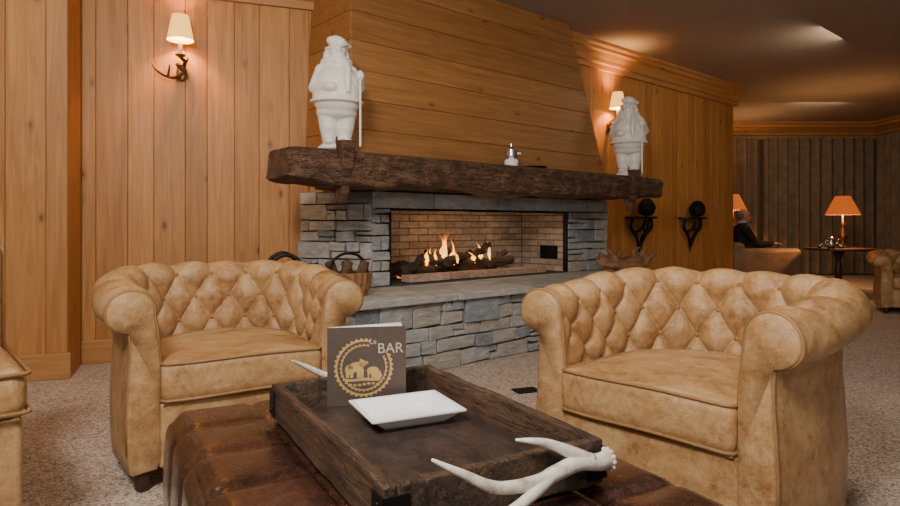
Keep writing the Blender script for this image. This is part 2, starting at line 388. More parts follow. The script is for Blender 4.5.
TH = R(40.8); D = Vector((math.cos(TH), math.sin(TH))); Nn = Vector((D.y, -D.x))
F = Vector((-0.536, 4.26))
def FW(u, y): return F + D * u - Nn * y
wr0 = FW(2.5, 0.29); wr1 = FW(6.05, 0.29)
plank_wall('wall_right', wr0, wr1, 0, H, [0.2, 0.17, 0.22])
plank_wall('wall_right_return', wr1 - Nn * 0.001, wr1 - Nn * 1.4 + D * 0.001, 0, H, [0.2])
cornice('trim_2', FW(2.3, 0.29), FW(6.12, 0.29), 2.52)
base('baseboard_right', FW(2.75, 0.29), wr1)
bm = bmesh.new(); box(bm, 2.4, 7.9, 11.35, 11.45, 0, H); obj('wall_back', bm, simple('far_wall', (0.25, 0.15, 0.08), 0.8))
bm = bmesh.new(); box(bm, 7.8, 7.9, 3.0, 11.35, 0, H); obj('wall_far_right', bm, bpy.data.materials['far_wall'])
cornice('trim_3', (2.4, 11.33), (7.8, 11.33), 2.46, 0.25)
cornice('trim_4', (7.8, 11.33), (7.8, 3.0), 2.46, 0.25)
def curtain(name, p0, p1, z0, z1, amp=0.055, per=0.19):
    p0 = Vector(p0); p1 = Vector(p1); d = (p1 - p0); Ln = d.length; d.normalize(); n = Vector((d.y, -d.x))
    bm = bmesh.new(); K = int(Ln / per * 10); rows = [z0, z0 + (z1 - z0) * 0.5, z1 - 0.12, z1]; g = []
    for zi, z in enumerate(rows):
        g.append([])
        for k in range(K + 1):
            s = Ln * k / K; a = amp * (1 - 0.35 * (zi / 3)) * (math.sin(2 * math.pi * s / per + 0.8 * math.sin(s * 3)) + 0.3 * math.sin(s * 23))
            P = p0 + d * s + n * a; g[-1].append(bm.verts.new((P.x, P.y, z)))
    for i in range(3):
        for k in range(K): bm.faces.new((g[i][k], g[i][k + 1], g[i + 1][k + 1], g[i + 1][k]))
    return obj(name, bm, M_curtain, smooth=True, recalc=False)
curtain('curtain', (3.0, 11.18), (5.55, 11.18), 0.02, 2.47)
curtain('curtain', (5.65, 11.18), (7.6, 11.18), 0.02, 2.47)
curtain('curtain', (7.63, 11.05), (7.63, 4.0), 0.02, 2.47)

# ------------------------------------------------------------------ fireplace
fp = empty('stone_fireplace', (F.x, F.y, 0), TH)
bm = bmesh.new()
RH = (0.06, 0.125)
masonry(bm, (-0.53, 0.6), (-0.49, -0.57), 0, 0.43, RH, (0.12, 0.3), 0.05, 0.022, 0.010, 0.007)
masonry(bm, (-0.49, -0.57), (2.72, -0.57), 0, 0.43, RH, (0.13, 0.32), 0.05, 0.030, 0.010, 0.008)
masonry(bm, (2.72, -0.57), (2.72, 0.26), 0, 0.43, RH, (0.12, 0.3), 0.05, 0.02, 0.010, 0.007)
bev(bm, 0.010, 2); obj('hearth_base_stones', bm, M_stone, fp)
bm = bmesh.new(); prism(bm, [(-0.46, -0.54), (2.69, -0.54), (2.69, 0.24), (0.2, 0.24), (-0.2, 0.5), (-0.5, 0.6)], 0.0, 0.43); obj('hearth_core', bm, M_mortar, fp)
bm = bmesh.new(); us = [-0.55, 0.25, 0.95, 1.75, 2.3, 2.77]
for a, b_ in zip(us, us[1:]):
    box(bm, a + 0.003, b_ - 0.003, -0.62 + random.uniform(-0.012, 0.012), 0.0 if a > -0.5 else 0.3, 0.432, 0.48 + random.uniform(-0.002, 0.002))
bev(bm, 0.008, 2); obj('hearth_slab', bm, M_slab, fp)
bm = bmesh.new()
masonry(bm, (-0.244, 0.581), (0.0, 0.0), 0.48, 1.15, RH, (0.13, 0.3), 0.05, 0.022, 0.010, 0.006)
masonry(bm, (0.0, 0.0), (0.15, 0.0), 0.48, 1.03, (0.06, 0.11), (0.15, 0.15), 0.08, 0.0099, 0.010, 0.005)
masonry(bm, (2.13, 0.0), (2.73, 0.0), 0.48, 1.03, RH, (0.14, 0.32), 0.06, 0.022, 0.010, 0.006)
masonry(bm, (2.73, 0.0), (2.73, 0.30), 0.48, 1.15, RH, (0.12, 0.3), 0.05, 0.015, 0.010, 0.005)
bev(bm, 0.010, 2); obj('pier_stones', bm, M_stone, fp)
bm = bmesh.new(); masonry(bm, (0.0, -0.005), (2.73, -0.005), 1.03, 1.15, (0.12, 0.12), (0.35, 0.7), 0.08, 0.006, 0.006, 0.003)
bev(bm, 0.008, 2); obj('lintel', bm, M_lintel, fp)
bm = bmesh.new()
prism(bm, [(0.02, 0.03), (0.14, 0.03), (0.14, 0.62), (-0.1, 0.62), (-0.22, 0.57)], 0.48, 1.15)
prism(bm, [(2.14, 0.03), (2.70, 0.03), (2.70, 0.28), (2.14, 0.6)], 0.48, 1.15)
box(bm, 0.02, 2.7, 0.06, 0.26, 1.06, 1.15); box(bm, 0.14, 2.14, 0.25, 0.66, 1.06, 1.15)
obj('masonry_core', bm, M_mortar, fp)
bm = bmesh.new()
masonry(bm, (0.15, 0.57), (2.13, 0.57), 0.48, 1.06, (0.058, 0.058), (0.2, 0.2), 0.02, 0.003, 0.007)
masonry(bm, (2.13, 0.57), (2.13, 0.03), 0.48, 1.06, (0.058, 0.058), (0.2, 0.2), 0.02, 0.003, 0.007)
masonry(bm, (0.15, 0.03), (0.15, 0.57), 0.48, 1.06, (0.058, 0.058), (0.2, 0.2), 0.02, 0.003, 0.007)
bev(bm, 0.003, 1); obj('firebox_bricks', bm, M_brick, fp)
bm = bmesh.new()
box(bm, 0.13, 2.15, 0.575, 0.66, 0.46, 1.1); box(bm, 0.13, 0.145, 0.03, 0.6, 0.46, 1.1); box(bm, 2.135, 2.15, 0.03, 0.6, 0.46, 1.1)
obj('firebox_mortar', bm, M_soot, fp)
bm = bmesh.new(); box(bm, 0.15, 2.13, -0.0, 0.58, 0.44, 0.488); obj('firebox_floor', bm, M_mortar, fp)
bm = bmesh.new()
box(bm, 0.15, 2.13, 0.0, 0.05, 1.015, 1.032); box(bm, 0.15, 0.165, 0.0, 0.05, 0.488, 1.01); box(bm, 2.115, 2.13, 0.0, 0.05, 0.488, 1.01)
bev(bm, 0.003); obj('opening_frame', bm, M_iron, fp)
bm = bmesh.new(); masonry(bm, (0.34, 0.03), (1.86, 0.03), 0.488, 0.548, (0.06, 0.06), (0.2, 0.2), 0.10, 0.004, 0.008)
bev(bm, 0.005, 2); obj('kerb_bricks', bm, M_brick2, fp)
bm = bmesh.new(); box(bm, 2.112, 2.128, 0.12, 0.32, 0.6, 0.72)
for i in range(5): box(bm, 2.106, 2.114, 0.13, 0.31, 0.612 + i * 0.021, 0.622 + i * 0.021)
obj('vent_grille', bm, M_iron, fp)
bm = bmesh.new()
def hewn(u0, u1, y0, y1, z0, z1, nu):
    nr = []
    cy = (y0 + y1) / 2; cz = (z0 + z1) / 2; hy = (y1 - y0) / 2; hz = (z1 - z0) / 2
    K = 40
    for i in range(nu + 1):
        u = u0 + (u1 - u0) * i / nu; ring = []
        endf = 1 - 0.10 * math.exp(-min(u - u0, u1 - u) / 0.03)
        for k in range(K):
            a = 2 * math.pi * k / K; c, s = math.cos(a), math.sin(a); p = 0.3
            y = cy + hy * math.copysign(abs(c) ** p, c) * endf; z = cz + hz * math.copysign(abs(s) ** p, s) * endf
            nn = noise.noise(Vector((u * 2.0, y * 3, z * 4))) * 0.034 + noise.noise(Vector((u * 7, y * 14, z * 16 + 5))) * 0.022 + noise.noise(Vector((u * 20, y * 30, z * 40))) * 0.008
            low = 0.045 * noise.noise(Vector((u * 1.6, 3.3, 0))) + 0.02 * noise.noise(Vector((u * 6, 1.3, 0))) if s < 0 else 0.0
            ring.append(bm.verts.new((u + 0.02 * noise.noise(Vector((y * 9, z * 9, i // 200))) , y + nn * (1 if c < 0 else -1) * abs(c), z + (nn * 0.5 * (1 if s < 0 else 0.15) + low) * abs(s))))
        nr.append(ring)
    for a_, b__ in zip(nr, nr[1:]):
        for k in range(K): bm.faces.new((a_[k], a_[(k + 1) % K], b__[(k + 1) % K], b__[k]))
    bm.faces.new(nr[0][::-1]); bm.faces.new(nr[-1])
hewn(-0.81, 3.04, -0.42, -0.11, 1.15, 1.36, 220)
obj('mantel_beam', bm, M_beam, fp, smooth=False)
bm = bmesh.new(); box(bm, -0.30, 2.73, -0.14, 0.27, 1.155, 1.352); bev(bm, 0.01); obj('mantel_shelf', bm, M_beam, fp)
bm = bmesh.new()
for u in (-0.46, 2.555):
    hexa(bm, [(u - 0.032, -0.445, 1.24), (u + 0.032, -0.445, 1.24), (u + 0.032, -0.40, 1.24), (u - 0.032, -0.40, 1.24),
              (u - 0.05, -0.46, 1.41), (u + 0.05, -0.46, 1.41), (u + 0.05, -0.37, 1.41), (u - 0.05, -0.37, 1.41)])
    hexa(bm, [(u - 0.018, -0.40, 1.04), (u + 0.018, -0.40, 1.04), (u + 0.02, -0.33, 1.04), (u - 0.02, -0.33, 1.04),
              (u - 0.036, -0.442, 1.25), (u + 0.036, -0.442, 1.25), (u + 0.036, -0.30, 1.25), (u - 0.036, -0.30, 1.25)])
bev(bm, 0.006); obj('beam_pegs', bm, M_beam, fp)
bm = bmesh.new(); nrow = 7; z0, z1 = 1.352, H - 0.001
def hoodx(t): return (-0.215 + 0.06 * t, 2.60 - 0.42 * t, -0.075 + 0.10 * t)
for i in range(nrow):
    t0, t1 = i / nrow, (i + 1) / nrow; g = 0.0008
    za, zb = z0 + (z1 - z0) * t0 + g, z0 + (z1 - z0) * t1 - g
    l0, r0, f0 = hoodx(t0); l1, r1, f1 = hoodx(t1)
    hexa(bm, [(l0, f0, za), (r0, f0, za), (r0, 0.38, za), (l0, 0.56, za), (l1, f1, zb), (r1, f1, zb), (r1, 0.38, zb), (l1, 0.56, zb)])
bev(bm, 0.004)
hexa(bm, [(-0.19, -0.055, z0), (2.57, -0.055, z0), (2.57, 0.36, z0), (-0.19, 0.55, z0), (-0.12, 0.045, z1), (2.14, 0.045, z1), (2.14, 0.36, z1), (-0.12, 0.55, z1)])
obj('hood_boards', bm, M_pineh, fp)
# logs + flames
bm = bmesh.new()
for i, (x0, y0, zz0, x1, y1, zz1, r) in enumerate([(0.42, 0.24, 0.55, 1.05, 0.32, 0.57, 0.05), (0.8, 0.40, 0.55, 1.5, 0.32, 0.55, 0.055), (0.45, 0.42, 0.56, 0.95, 0.22, 0.64, 0.045), (0.85, 0.20, 0.61, 1.3, 0.42, 0.66, 0.042),
        (1.0, 0.38, 0.58, 1.62, 0.22, 0.60, 0.048), (0.62, 0.26, 0.64, 1.0, 0.36, 0.69, 0.034), (1.2, 0.25, 0.66, 1.42, 0.3, 0.74, 0.034), (0.32, 0.3, 0.54, 0.6, 0.42, 0.60, 0.045), (1.35, 0.22, 0.56, 1.68, 0.36, 0.68, 0.032), (0.5, 0.2, 0.58, 0.72, 0.3, 0.70, 0.028)]):
    a = Vector((x0, y0, zz0)); b_ = Vector((x1, y1, zz1)); K = 10
    tube(bm, [a.lerp(b_, k / K) + Vector((0, 0.008 * math.cos(2 * k + i), 0.012 * math.sin(k + i))) for k in range(K + 1)], [r * (0.85 + 0.3 * noise.noise(Vector((k * 0.7, i, 0)))) for k in range(K + 1)], 9)
obj('fire_logs', bm, M_log, fp, smooth=False)
bm = bmesh.new()
for i in range(46): ell(bm, (random.uniform(0.4, 1.6), random.uniform(0.18, 0.45), 0.5), (random.uniform(0.02, 0.045), random.uniform(0.02, 0.04), 0.02), None, 8, 6)
obj('embers', bm, M_ember, fp)
bm = bmesh.new()
def flame(x, y, z, h, w, lean):
    K = 18; pts = []; rr = []
    ph = random.uniform(0, 6)
    for k in range(K + 1):
        t = k / K
        pts.append((x + lean * t * t + 0.035 * math.sin(ph + 5 * t) * t, y + 0.015 * math.sin(ph + 4 * t), z + h * t))
        rr.append(max(0.0006, w * (math.sin(math.pi * min(1, (t + 0.15) * 0.8)) ** 1.2) * (1 - t) ** 0.9 * (1 + 0.25 * math.sin(ph + 9 * t))))
    tube(bm, pts, rr, 10)
for cx_, n_, hm in ((0.66, 3, 0.11), (0.78, 4, 0.16), (0.90, 6, 0.27), (1.00, 3, 0.14), (1.22, 2, 0.11), (1.33, 3, 0.17)):
    for k in range(n_): flame(cx_ + random.uniform(-0.04, 0.04), 0.27 + random.uniform(-0.05, 0.05), 0.60 + random.uniform(-0.02, 0.02), hm * random.uniform(0.5, 1.0), random.uniform(0.014, 0.027), random.uniform(-0.04, 0.04))
obj('flames', bm, M_flame, fp, smooth=True)
def plight(name, loc, power, col, rad=0.05, parent=None):
    l = bpy.data.lights.new(name, 'POINT'); l.energy = power; l.color = col; l.shadow_soft_size = rad
    o = bpy.data.objects.new(name, l); COL.objects.link(o); o.location = loc
    if parent: o.parent = parent
    return o
plight('fire_glow', (0.95, 0.2, 0.86), 1.8, (1, 0.58, 0.3), 0.1, fp)
plight('fire_glow_low', (1.6, 0.2, 0.8), 1.5, (1, 0.65, 0.38), 0.08, fp)

# ------------------------------------------------------------------ statues
def statue(name, loc, rz, sc):
    e = empty(name, loc, rz, sc)
    bm = bmesh.new()
    ell(bm, (0, 0, 0.02), (0.12, 0.10, 0.022)); ell(bm, (0, 0, 0.032), (0.105, 0.09, 0.024))
    for s in (-1, 1):
        limb(bm, (s * 0.052, 0, 0.27), (s * 0.05, -0.005, 0.15), 0.072, 0.056)
        limb(bm, (s * 0.05, -0.005, 0.15), (s * 0.047, 0.0, 0.06), 0.056, 0.038)
        ell(bm, (s * 0.053, -0.035, 0.055), (0.036, 0.066, 0.028))
    ell(bm, (0, -0.015, 0.33), (0.148, 0.128, 0.135)); ell(bm, (0, -0.01, 0.42), (0.134, 0.115, 0.115)); ell(bm, (0, 0.0, 0.50), (0.098, 0.085, 0.07))
    ell(bm, (0.0, 0.0, 0.235), (0.125, 0.105, 0.05))
    ell(bm, (0, 0.095, 0.42), (0.085, 0.055, 0.10))
    limb(bm, (0, 0, 0.52), (0, -0.012, 0.57), 0.055, 0.048)
    ell(bm, (0, -0.016, 0.605), (0.058, 0.060, 0.060)); ell(bm, (0, -0.078, 0.602), (0.018, 0.024, 0.018))
    ell(bm, (0, -0.06, 0.572), (0.042, 0.032, 0.035)); ell(bm, (0.004, -0.075, 0.53), (0.036, 0.024, 0.055))
    for s in (-1, 1): ell(bm, (s * 0.06, -0.008, 0.60), (0.012, 0.016, 0.024)); ell(bm, (s * 0.027, -0.06, 0.60), (0.016, 0.013, 0.014)); ell(bm, (s * 0.062, 0.01, 0.57), (0.02, 0.03, 0.05))
    ell(bm, (0.0, -0.015, 0.640), (0.080, 0.080, 0.014), (R(12), R(-14), 0)); ell(bm, (0.012, -0.01, 0.668), (0.058, 0.056, 0.034), (0, R(24), 0)); ell(bm, (-0.03, -0.005, 0.676), (0.034, 0.04, 0.026)); ell(bm, (0.066, -0.02, 0.645), (0.024, 0.02, 0.014))
    limb(bm, (-0.09, 0, 0.49), (-0.135, -0.01, 0.38), 0.042, 0.036); limb(bm, (-0.135, -0.01, 0.38), (-0.065, -0.13, 0.37), 0.036, 0.028); ell(bm, (-0.052, -0.14, 0.37), (0.030, 0.02, 0.025))
    limb(bm, (0.09, 0, 0.49), (0.135, -0.02, 0.40), 0.042, 0.036); limb(bm, (0.135, -0.02, 0.40), (0.118, -0.115, 0.44), 0.036, 0.028); ell(bm, (0.118, -0.13, 0.445), (0.025, 0.025, 0.03))
    tube(bm, [(0.078 * math.cos(a), 0.070 * math.sin(a), 0.545) for a in [i * math.pi / 8 for i in range(16)]], 0.022, 8, True)
    curvy(bm, [(0.03, -0.07, 0.55, 0.02), (0.045, -0.115, 0.49, 0.022), (0.04, -0.138, 0.42, 0.022), (0.045, -0.145, 0.34, 0.014)], 8)
    tube(bm, [(0.152 * math.cos(a), -0.015 + 0.132 * math.sin(a), 0.30) for a in [i * math.pi / 10 for i in range(20)]], 0.012, 8, True)
    tube(bm, [(0.118, -0.135, 0.02 + 0.02 * i) for i in range(24)], 0.0085, 8)
    o = obj('body', bm, M_white, e, smooth=True); remesh(o, 0.006, 1)
    return e
P = FW(-0.43, -0.26); statue('mountaineer_figurine', (P.x, P.y, 1.358), R(20), 1.0)
P = FW(2.72, -0.25); statue('mountaineer_figurine', (P.x, P.y, 1.358), R(-20), 1.08)

P = FW(1.12, -0.25); e = empty('table_lantern', (P.x, P.y, 1.360), 0)
bm = bmesh.new(); lathec(bm, [(0.05, 0), (0.055, 0.005), (0.055, 0.05), (0.045, 0.06), (0.022, 0.065), (0.02, 0.08)]); obj('reservoir', bm, M_porc, e, smooth=True)
bm = bmesh.new(); lathec(bm, [(0.022, 0.08), (0.045, 0.085), (0.045, 0.135), (0.03, 0.14), (0.012, 0.16), (0.012, 0.18)]); box(bm, 0.04, 0.075, -0.006, 0.006, 0.10, 0.112); obj('burner', bm, M_steel, e, smooth=False)
P = FW(1.35, -0.26); bm = bmesh.new(); lathec(bm, [(0.10, 0), (0.12, 0.014), (0.115, 0.016), (0.095, 0.004)]); obj('shallow_dish', bm, M_iron, None, (P.x, P.y, 1.360))

# hearth items
P = FW(-0.36, -0.28); e = empty('log_basket', (P.x, P.y, 0.48), TH)
bm = bmesh.new()
lathe(bm, [(0.11, 0.0), (0.13, 0.05), (0.145, 0.14), (0.14, 0.145), (0.12, 0.05), (0.10, 0.01)], n=40, ripple=0.03, rn=20)
lathe(bm, [(0.105, 0.005), (0.001, 0.005)]); obj('basket', bm, M_root, e)
bm = bmesh.new()
for i, (x, y, ang) in enumerate([(-0.05, 0, 0.25), (0.04, 0.03, -0.2), (0.02, -0.05, 0.35), (-0.02, 0.06, -0.4)]):
    tube(bm, [(x, y, 0.02), (x + 0.12 * math.sin(ang), y, 0.13), (x + 0.2 * math.sin(ang), y, 0.21)], [0.035, 0.033, 0.03], 9)
obj('logs', bm, M_bark, e)
bm = bmesh.new(); tube(bm, [(0.14 * math.cos(a), 0, 0.14 + 0.12 * math.sin(a)) for a in [i * math.pi / 14 for i in range(15)]], 0.008, 8); obj('handle', bm, M_iron, e, smooth=True)
e = empty('firewood_holder', (-1.03, 3.85, 0), R(20))
bm = bmesh.new()
for y in (-0.12, 0.12): tube(bm, [(0.16 * math.cos(a), y, 0.4 + 0.335 * math.sin(a)) for a in [i * 2 * math.pi / 32 for i in range(32)]], 0.013, 8, True)
for x in (-0.1, 0.1): tube(bm, [(x, -0.16, 0.015), (x, 0.16, 0.015)], 0.014, 8); tube(bm, [(x, -0.12, 0.015), (x, -0.12, 0.15)], 0.011, 8); tube(bm, [(x, 0.12, 0.015), (x, 0.12, 0.15)], 0.011, 8)
obj('hoops', bm, M_iron, e, smooth=True)
bm = bmesh.new()
for x, z in ((-0.06, 0.17), (0.05, 0.18), (-0.06, 0.27), (0.05, 0.27), (0.0, 0.36), (-0.09, 0.36), (0.09, 0.35)): tube(bm, [(x, -0.2, z), (x, 0, z + 0.005), (x, 0.2, z)], 0.045, 9)
obj('logs', bm, M_bark, e)
P = FW(2.52, -0.36); e = empty('driftwood_root_bowl', (P.x, P.y, 0.48), R(15))
bm = bmesh.new()
ell(bm, (0, 0, 0.06), (0.18, 0.10, 0.06)); ell(bm, (0.05, 0, 0.11), (0.12, 0.08, 0.04))
for s, hgt, w in ((-1, 0.19, 0.27), (1, 0.19, 0.28), (-1, 0.12, 0.29), (1, 0.12, 0.24), (-1, 0.22, 0.18), (1, 0.23, 0.2)):
    curvy(bm, [(0, 0, 0.06, 0.05), (s * 0.10, random.uniform(-.05, .05), 0.07, 0.05), (s * w * 0.75, random.uniform(-.04, .04), hgt * 0.65, 0.036), (s * w, random.uniform(-.05, .05), hgt, 0.012)])
curvy(bm, [(-0.05, 0.02, 0.06, 0.04), (-0.08, 0.03, 0.14, 0.03), (-0.02, 0.03, 0.20, 0.012)]); curvy(bm, [(0.06, 0.0, 0.06, 0.04), (0.1, -0.02, 0.12, 0.03), (0.05, -0.02, 0.19, 0.02), (0.13, -0.02, 0.23, 0.01)])
o = obj('root', bm, M_root, e, smooth=True); remesh(o, 0.01, 3)

# ------------------------------------------------------------------ sconces
def sconce(name, loc, rz, pw):
    e = empty(name, loc, rz)
    bm = bmesh.new(); K = 48
    lathe(bm, [(0.085, 0.0), (0.083, 0.003), (0.052, 0.165), (0.050, 0.168)], (0, -0.13, 0.0), K, 0.02, 24)
    obj('shade', bm, M_shade, e, smooth=True)
    bm = bmesh.new(); tube(bm, [(0, -0.13, -0.10), (0, -0.13, 0.05)], 0.013, 12); obj('candle', bm, M_paper, e, smooth=True)
    bm = bmesh.new(); lathec(bm, [(0.012, -0.115), (0.032, -0.10), (0.034, -0.095), (0.012, -0.098)], (0, -0.13, 0))
    ell(bm, (0, -0.012, -0.19), (0.035, 0.014, 0.06)); obj('cup_and_plate', bm, M_brass, e, smooth=True)
    bm = bmesh.new()
    curvy(bm, [(0.01, -0.01, -0.15, 0.014), (0.035, -0.06, -0.10, 0.013), (0.03, -0.1, -0.13, 0.012), (0.0, -0.13, -0.11, 0.011)])
    curvy(bm, [(0.0, -0.02, -0.20, 0.015), (-0.04, -0.06, -0.235, 0.013), (-0.1, -0.10, -0.235, 0.010), (-0.155, -0.12, -0.20, 0.007), (-0.175, -0.12, -0.165, 0.003)])
    curvy(bm, [(0.01, -0.02, -0.17, 0.014), (-0.02, -0.07, -0.15, 0.016), (0.015, -0.10, -0.18, 0.013), (0.03, -0.08, -0.22, 0.008)])
    curvy(bm, [(-0.08, -0.09, -0.237, 0.009), (-0.07, -0.12, -0.20, 0.007), (-0.065, -0.13, -0.165, 0.003)])
    obj('antler_arm', bm, M_antlerd, e, smooth=True)
    plight('bulb', (0, -0.13, 0.09), pw, (1, 0.52, 0.18), 0.03, e)
LA = math.atan2(LD.y, LD.x)
sconce('wall_sconce', (-1.85, 4.277, 2.15), LA, 26)
sconce('wall_sconce', (1.656, 6.54, 2.12), TH, 32)

def console(name, P):
    e = empty(name, (P.x + Nn.x * 0.004, P.y + Nn.y * 0.004, 0.98), TH)
    bm = bmesh.new(); poly = [(0.25 * math.cos(a), -0.2 * math.sin(a)) for a in [i * math.pi / 16 for i in range(17)]]
    prism(bm, [(x, y - 0.001) for x, y in poly], 0, 0.022); obj('shelf', bm, M_iron, e)
    bm = bmesh.new()
    for s in (-1, 1): curvy(bm, [(s * 0.19, -0.06, 0.0, 0.014), (s * 0.2, -0.05, -0.10, 0.018), (s * 0.08, -0.04, -0.2, 0.018), (s * 0.02, -0.025, -0.34, 0.008)]); curvy(bm, [(s * 0.12, -0.05, -0.15, 0.012), (s * 0.03, -0.06, -0.12, 0.010), (s * 0.01, -0.1, -0.02, 0.008)])
    curvy(bm, [(0, -0.15, 0.0, 0.014), (0, -0.12, -0.12, 0.016), (0, -0.04, -0.25, 0.014), (0, -0.02, -0.40, 0.006)])
    obj('bracket', bm, M_iron, e, smooth=True)
for (cx_, cy_) in ((2.085, 6.912), (2.935, 7.646)):
    P = Vector((cx_, cy_)); console('wall_console', P)
    e = empty('pine_cone_ornament', (P.x + Nn.x * 0.12, P.y + Nn.y * 0.12, 1.006), 0)
    bm = bmesh.new(); lathec(bm, [(0.02, 0), (0.07, 0.02), (0.085, 0.07), (0.07, 0.13), (0.035, 0.18), (0.005, 0.2)], n=16)
    for k in range(70):
        t = k / 70; a = k * 2.4; rr = 0.085 * math.sin(math.pi * (0.15 + 0.8 * t)) ** 0.7; ell(bm, (rr * math.cos(a), rr * math.sin(a), 0.015 + 0.175 * t), (0.016, 0.016, 0.011), None, 8, 6)
    obj('cone', bm, M_iron, e)

# ------------------------------------------------------------------ tufted tub armchair
def build_chair():
    W = 0.345; raw = []
    for i in range(41):
        t = i / 40; raw.append(Vector((-(W + 0.035 * math.sin(t * math.pi / 2)), 0.34 * t)))
    for i in range(1, 120):
        a = math.pi - math.pi * i / 120; p = 0.86
        raw.append(Vector((0.38 * math.copysign(abs(math.cos(a)) ** p, math.cos(a)), 0.34 + 0.36 * math.sin(a) ** p)))
    for i in range(41):
        t = 1 - i / 40; raw.append(Vector((W + 0.035 * math.sin(t * math.pi / 2), 0.34 * t)))
    cum = [0]
    for a, b_ in zip(raw, raw[1:]): cum.append(cum[-1] + (b_ - a).length)
    Lt = cum[-1]; NS = 320; path = []; j = 0
    for i in range(NS + 1):
        s = Lt * i / NS
        while j < len(cum) - 2 and cum[j + 1] < s: j += 1
        f = (s - cum[j]) / max(1e-9, cum[j + 1] - cum[j]); path.append(raw[j].lerp(raw[j + 1], f))
    nor = []
    for i in range(NS + 1):
        t = path[min(i + 3, NS)] - path[max(i - 3, 0)]; t.normalize(); nor.append(Vector((-t.y, t.x)))
    RC = (0.034, 0.662); RR = 0.077
    a0 = R(190); e_in = (RC[0] + RR * math.cos(a0), RC[1] + RR * math.sin(a0))
    sec = []
    for k in range(6): sec.append((-0.060, 0.10 + 0.30 * k / 6))
    for k in range(32):
        t = k / 32; sec.append((-0.060 + (e_in[0] + 0.060) * t * t, 0.40 + (e_in[1] - 0.40) * t))
    for k in range(60):
        a = R(190 - 275 * k / 59); sec.append((RC[0] + RR * math.cos(a), RC[1] + RR * math.sin(a)))
    for (o_, z_) in ((0.036, 0.55), (0.036, 0.48), (0.042, 0.38), (0.048, 0.26), (0.046, 0.14), (0.04, 0.075), (0.03, 0.068), (-0.05, 0.075)): sec.append((o_, z_))
    ns = len(sec); hh = []; acc = 0; z420 = None
    for k in range(ns):
        if k: acc += math.dist(sec[k], sec[k - 1])
        hh.append(acc)
        if z420 is None and sec[k][1] >= 0.42: z420 = acc
    hh = [h - z420 for h in hh]
    sn = []
    for k in range(ns):
        a = sec[min(k + 1, ns - 1)]; b_ = sec[max(k - 1, 0)]; t = Vector((a[0] - b_[0], a[1] - b_[1])).normalized(); sn.append(Vector((-t.y, t.x)))
    NB = 12; ds = Lt / NB; h0 = 0.07; Hh = 0.21; htop = h0 + Hh
    def drop(s, z):
        e_ = min(s, Lt - s); t = max(0.0, 1 - e_ / 0.62); t = t * t * (3 - 2 * t)
        q = min(1, max(0, (z - 0.40) / 0.25)); return -0.045 * t * q
    def puff(s, h):
        s2 = s + 0.008 * noise.noise(Vector((s * 5, h * 9, 2)))
        u = s2 / ds; hc = min(max(h, h0 - Hh / 2), htop)
        a = u + (hc - h0) / Hh; b_ = u - (hc - h0) / Hh
        p = (abs(math.sin(math.pi * a)) * abs(math.sin(math.pi * b_))) ** 0.36
        fade = 1.0
        if h > htop: fade = max(0.0, 1 - (h - htop) / 0.15); fade = fade * fade * (3 - 2 * fade)
        if h < -0.05: fade = 0
        ed = min(s, Lt - s); fade2 = min(1, max(0, (ed - 0.02) / 0.06))
        return (p - 0.6) * fade * fade2
    bm = bmesh.new(); G = []
    for i in range(NS + 1):
        s = Lt * i / NS; col = []
        wob = 0.005 * noise.noise(Vector((s * 6, 0, 0)))
        for k in range(ns):
            o_, z_ = sec[k]; d = 0.042 * puff(s, hh[k]) if hh[k] > -0.06 and hh[k] < 0.46 else 0.0
            d += 0.003 * noise.noise(Vector((s * 8, z_ * 8, o_ * 8))) + 0.0018 * noise.noise(Vector((s * 26, z_ * 22, o_ * 22)))
            oo = o_ + sn[k].x * d; zz = z_ + sn[k].y * d + wob + drop(s, z_)
            P = path[i] + nor[i] * oo; col.append(bm.verts.new((P.x, P.y, zz)))
        G.append(col)
    for i in range(NS):
        for k in range(ns): bm.faces.new((G[i][k], G[i][(k + 1) % ns], G[i + 1][(k + 1) % ns], G[i + 1][k]))
    for idx in (0, NS):
        ring = G[idx]; prev = ring
        for (sc, f) in ((0.96, 0.012), (0.88, 0.017)):
            nr = []
            for k in range(ns):
                o_, z_ = sec[k]
                cz = max(0.12, min(z_, RC[1])); cox = RC[0] if z_ > 0.57 else -0.01
                P = path[idx] + nor[idx] * (cox + (o_ - cox) * sc); nr.append(bm.verts.new((P.x, P.y - f, cz + (z_ - cz) * sc + drop(0, z_))))
            for k in range(ns): bm.faces.new((prev[k], prev[(k + 1) % ns], nr[(k + 1) % ns], nr[k]))
            prev = nr
        bm.faces.new(prev)
    e = empty('tufted_tub_armchair')
    obj('shell', bm, M_leather, e, smooth=True)
    bm = bmesh.new()
    for idx in (0, NS):
        pts = []
        for k in range(3, ns - 3, 1):
            P = path[idx] + nor[idx] * (sec[k][0]); pts.append((P.x, P.y - 0.004, sec[k][1] + drop(0, sec[k][1])))
        tube(bm, pts, 0.0055, 6)
    obj('arm_piping', bm, M_leather_pipe, e, smooth=True)
    bm = bmesh.new()
    for row in range(3):
        h = h0 + row * Hh / 2; k = min(range(ns), key=lambda q: abs(hh[q] - h))
        for b_ in range(NB + 1):
            s = (b_ + row * 0.5) * ds
            if s < 0.08 or s > Lt - 0.08: continue
            i = int(round(s / Lt * NS)); o_, z_ = sec[k]; d = -0.6 * 0.042 + 0.004
            P = path[i] + nor[i] * (o_ + sn[k].x * d); ell(bm, (P.x, P.y, z_ + sn[k].y * d + drop(s, z_)), (0.011, 0.011, 0.011), None, 10, 8)
    obj('buttons', bm, M_leather_pipe, e, smooth=True)
    bm = bmesh.new(); poly = [(-0.29, 0.0), (-0.26, -0.012), (0.26, -0.012), (0.29, 0.0)]
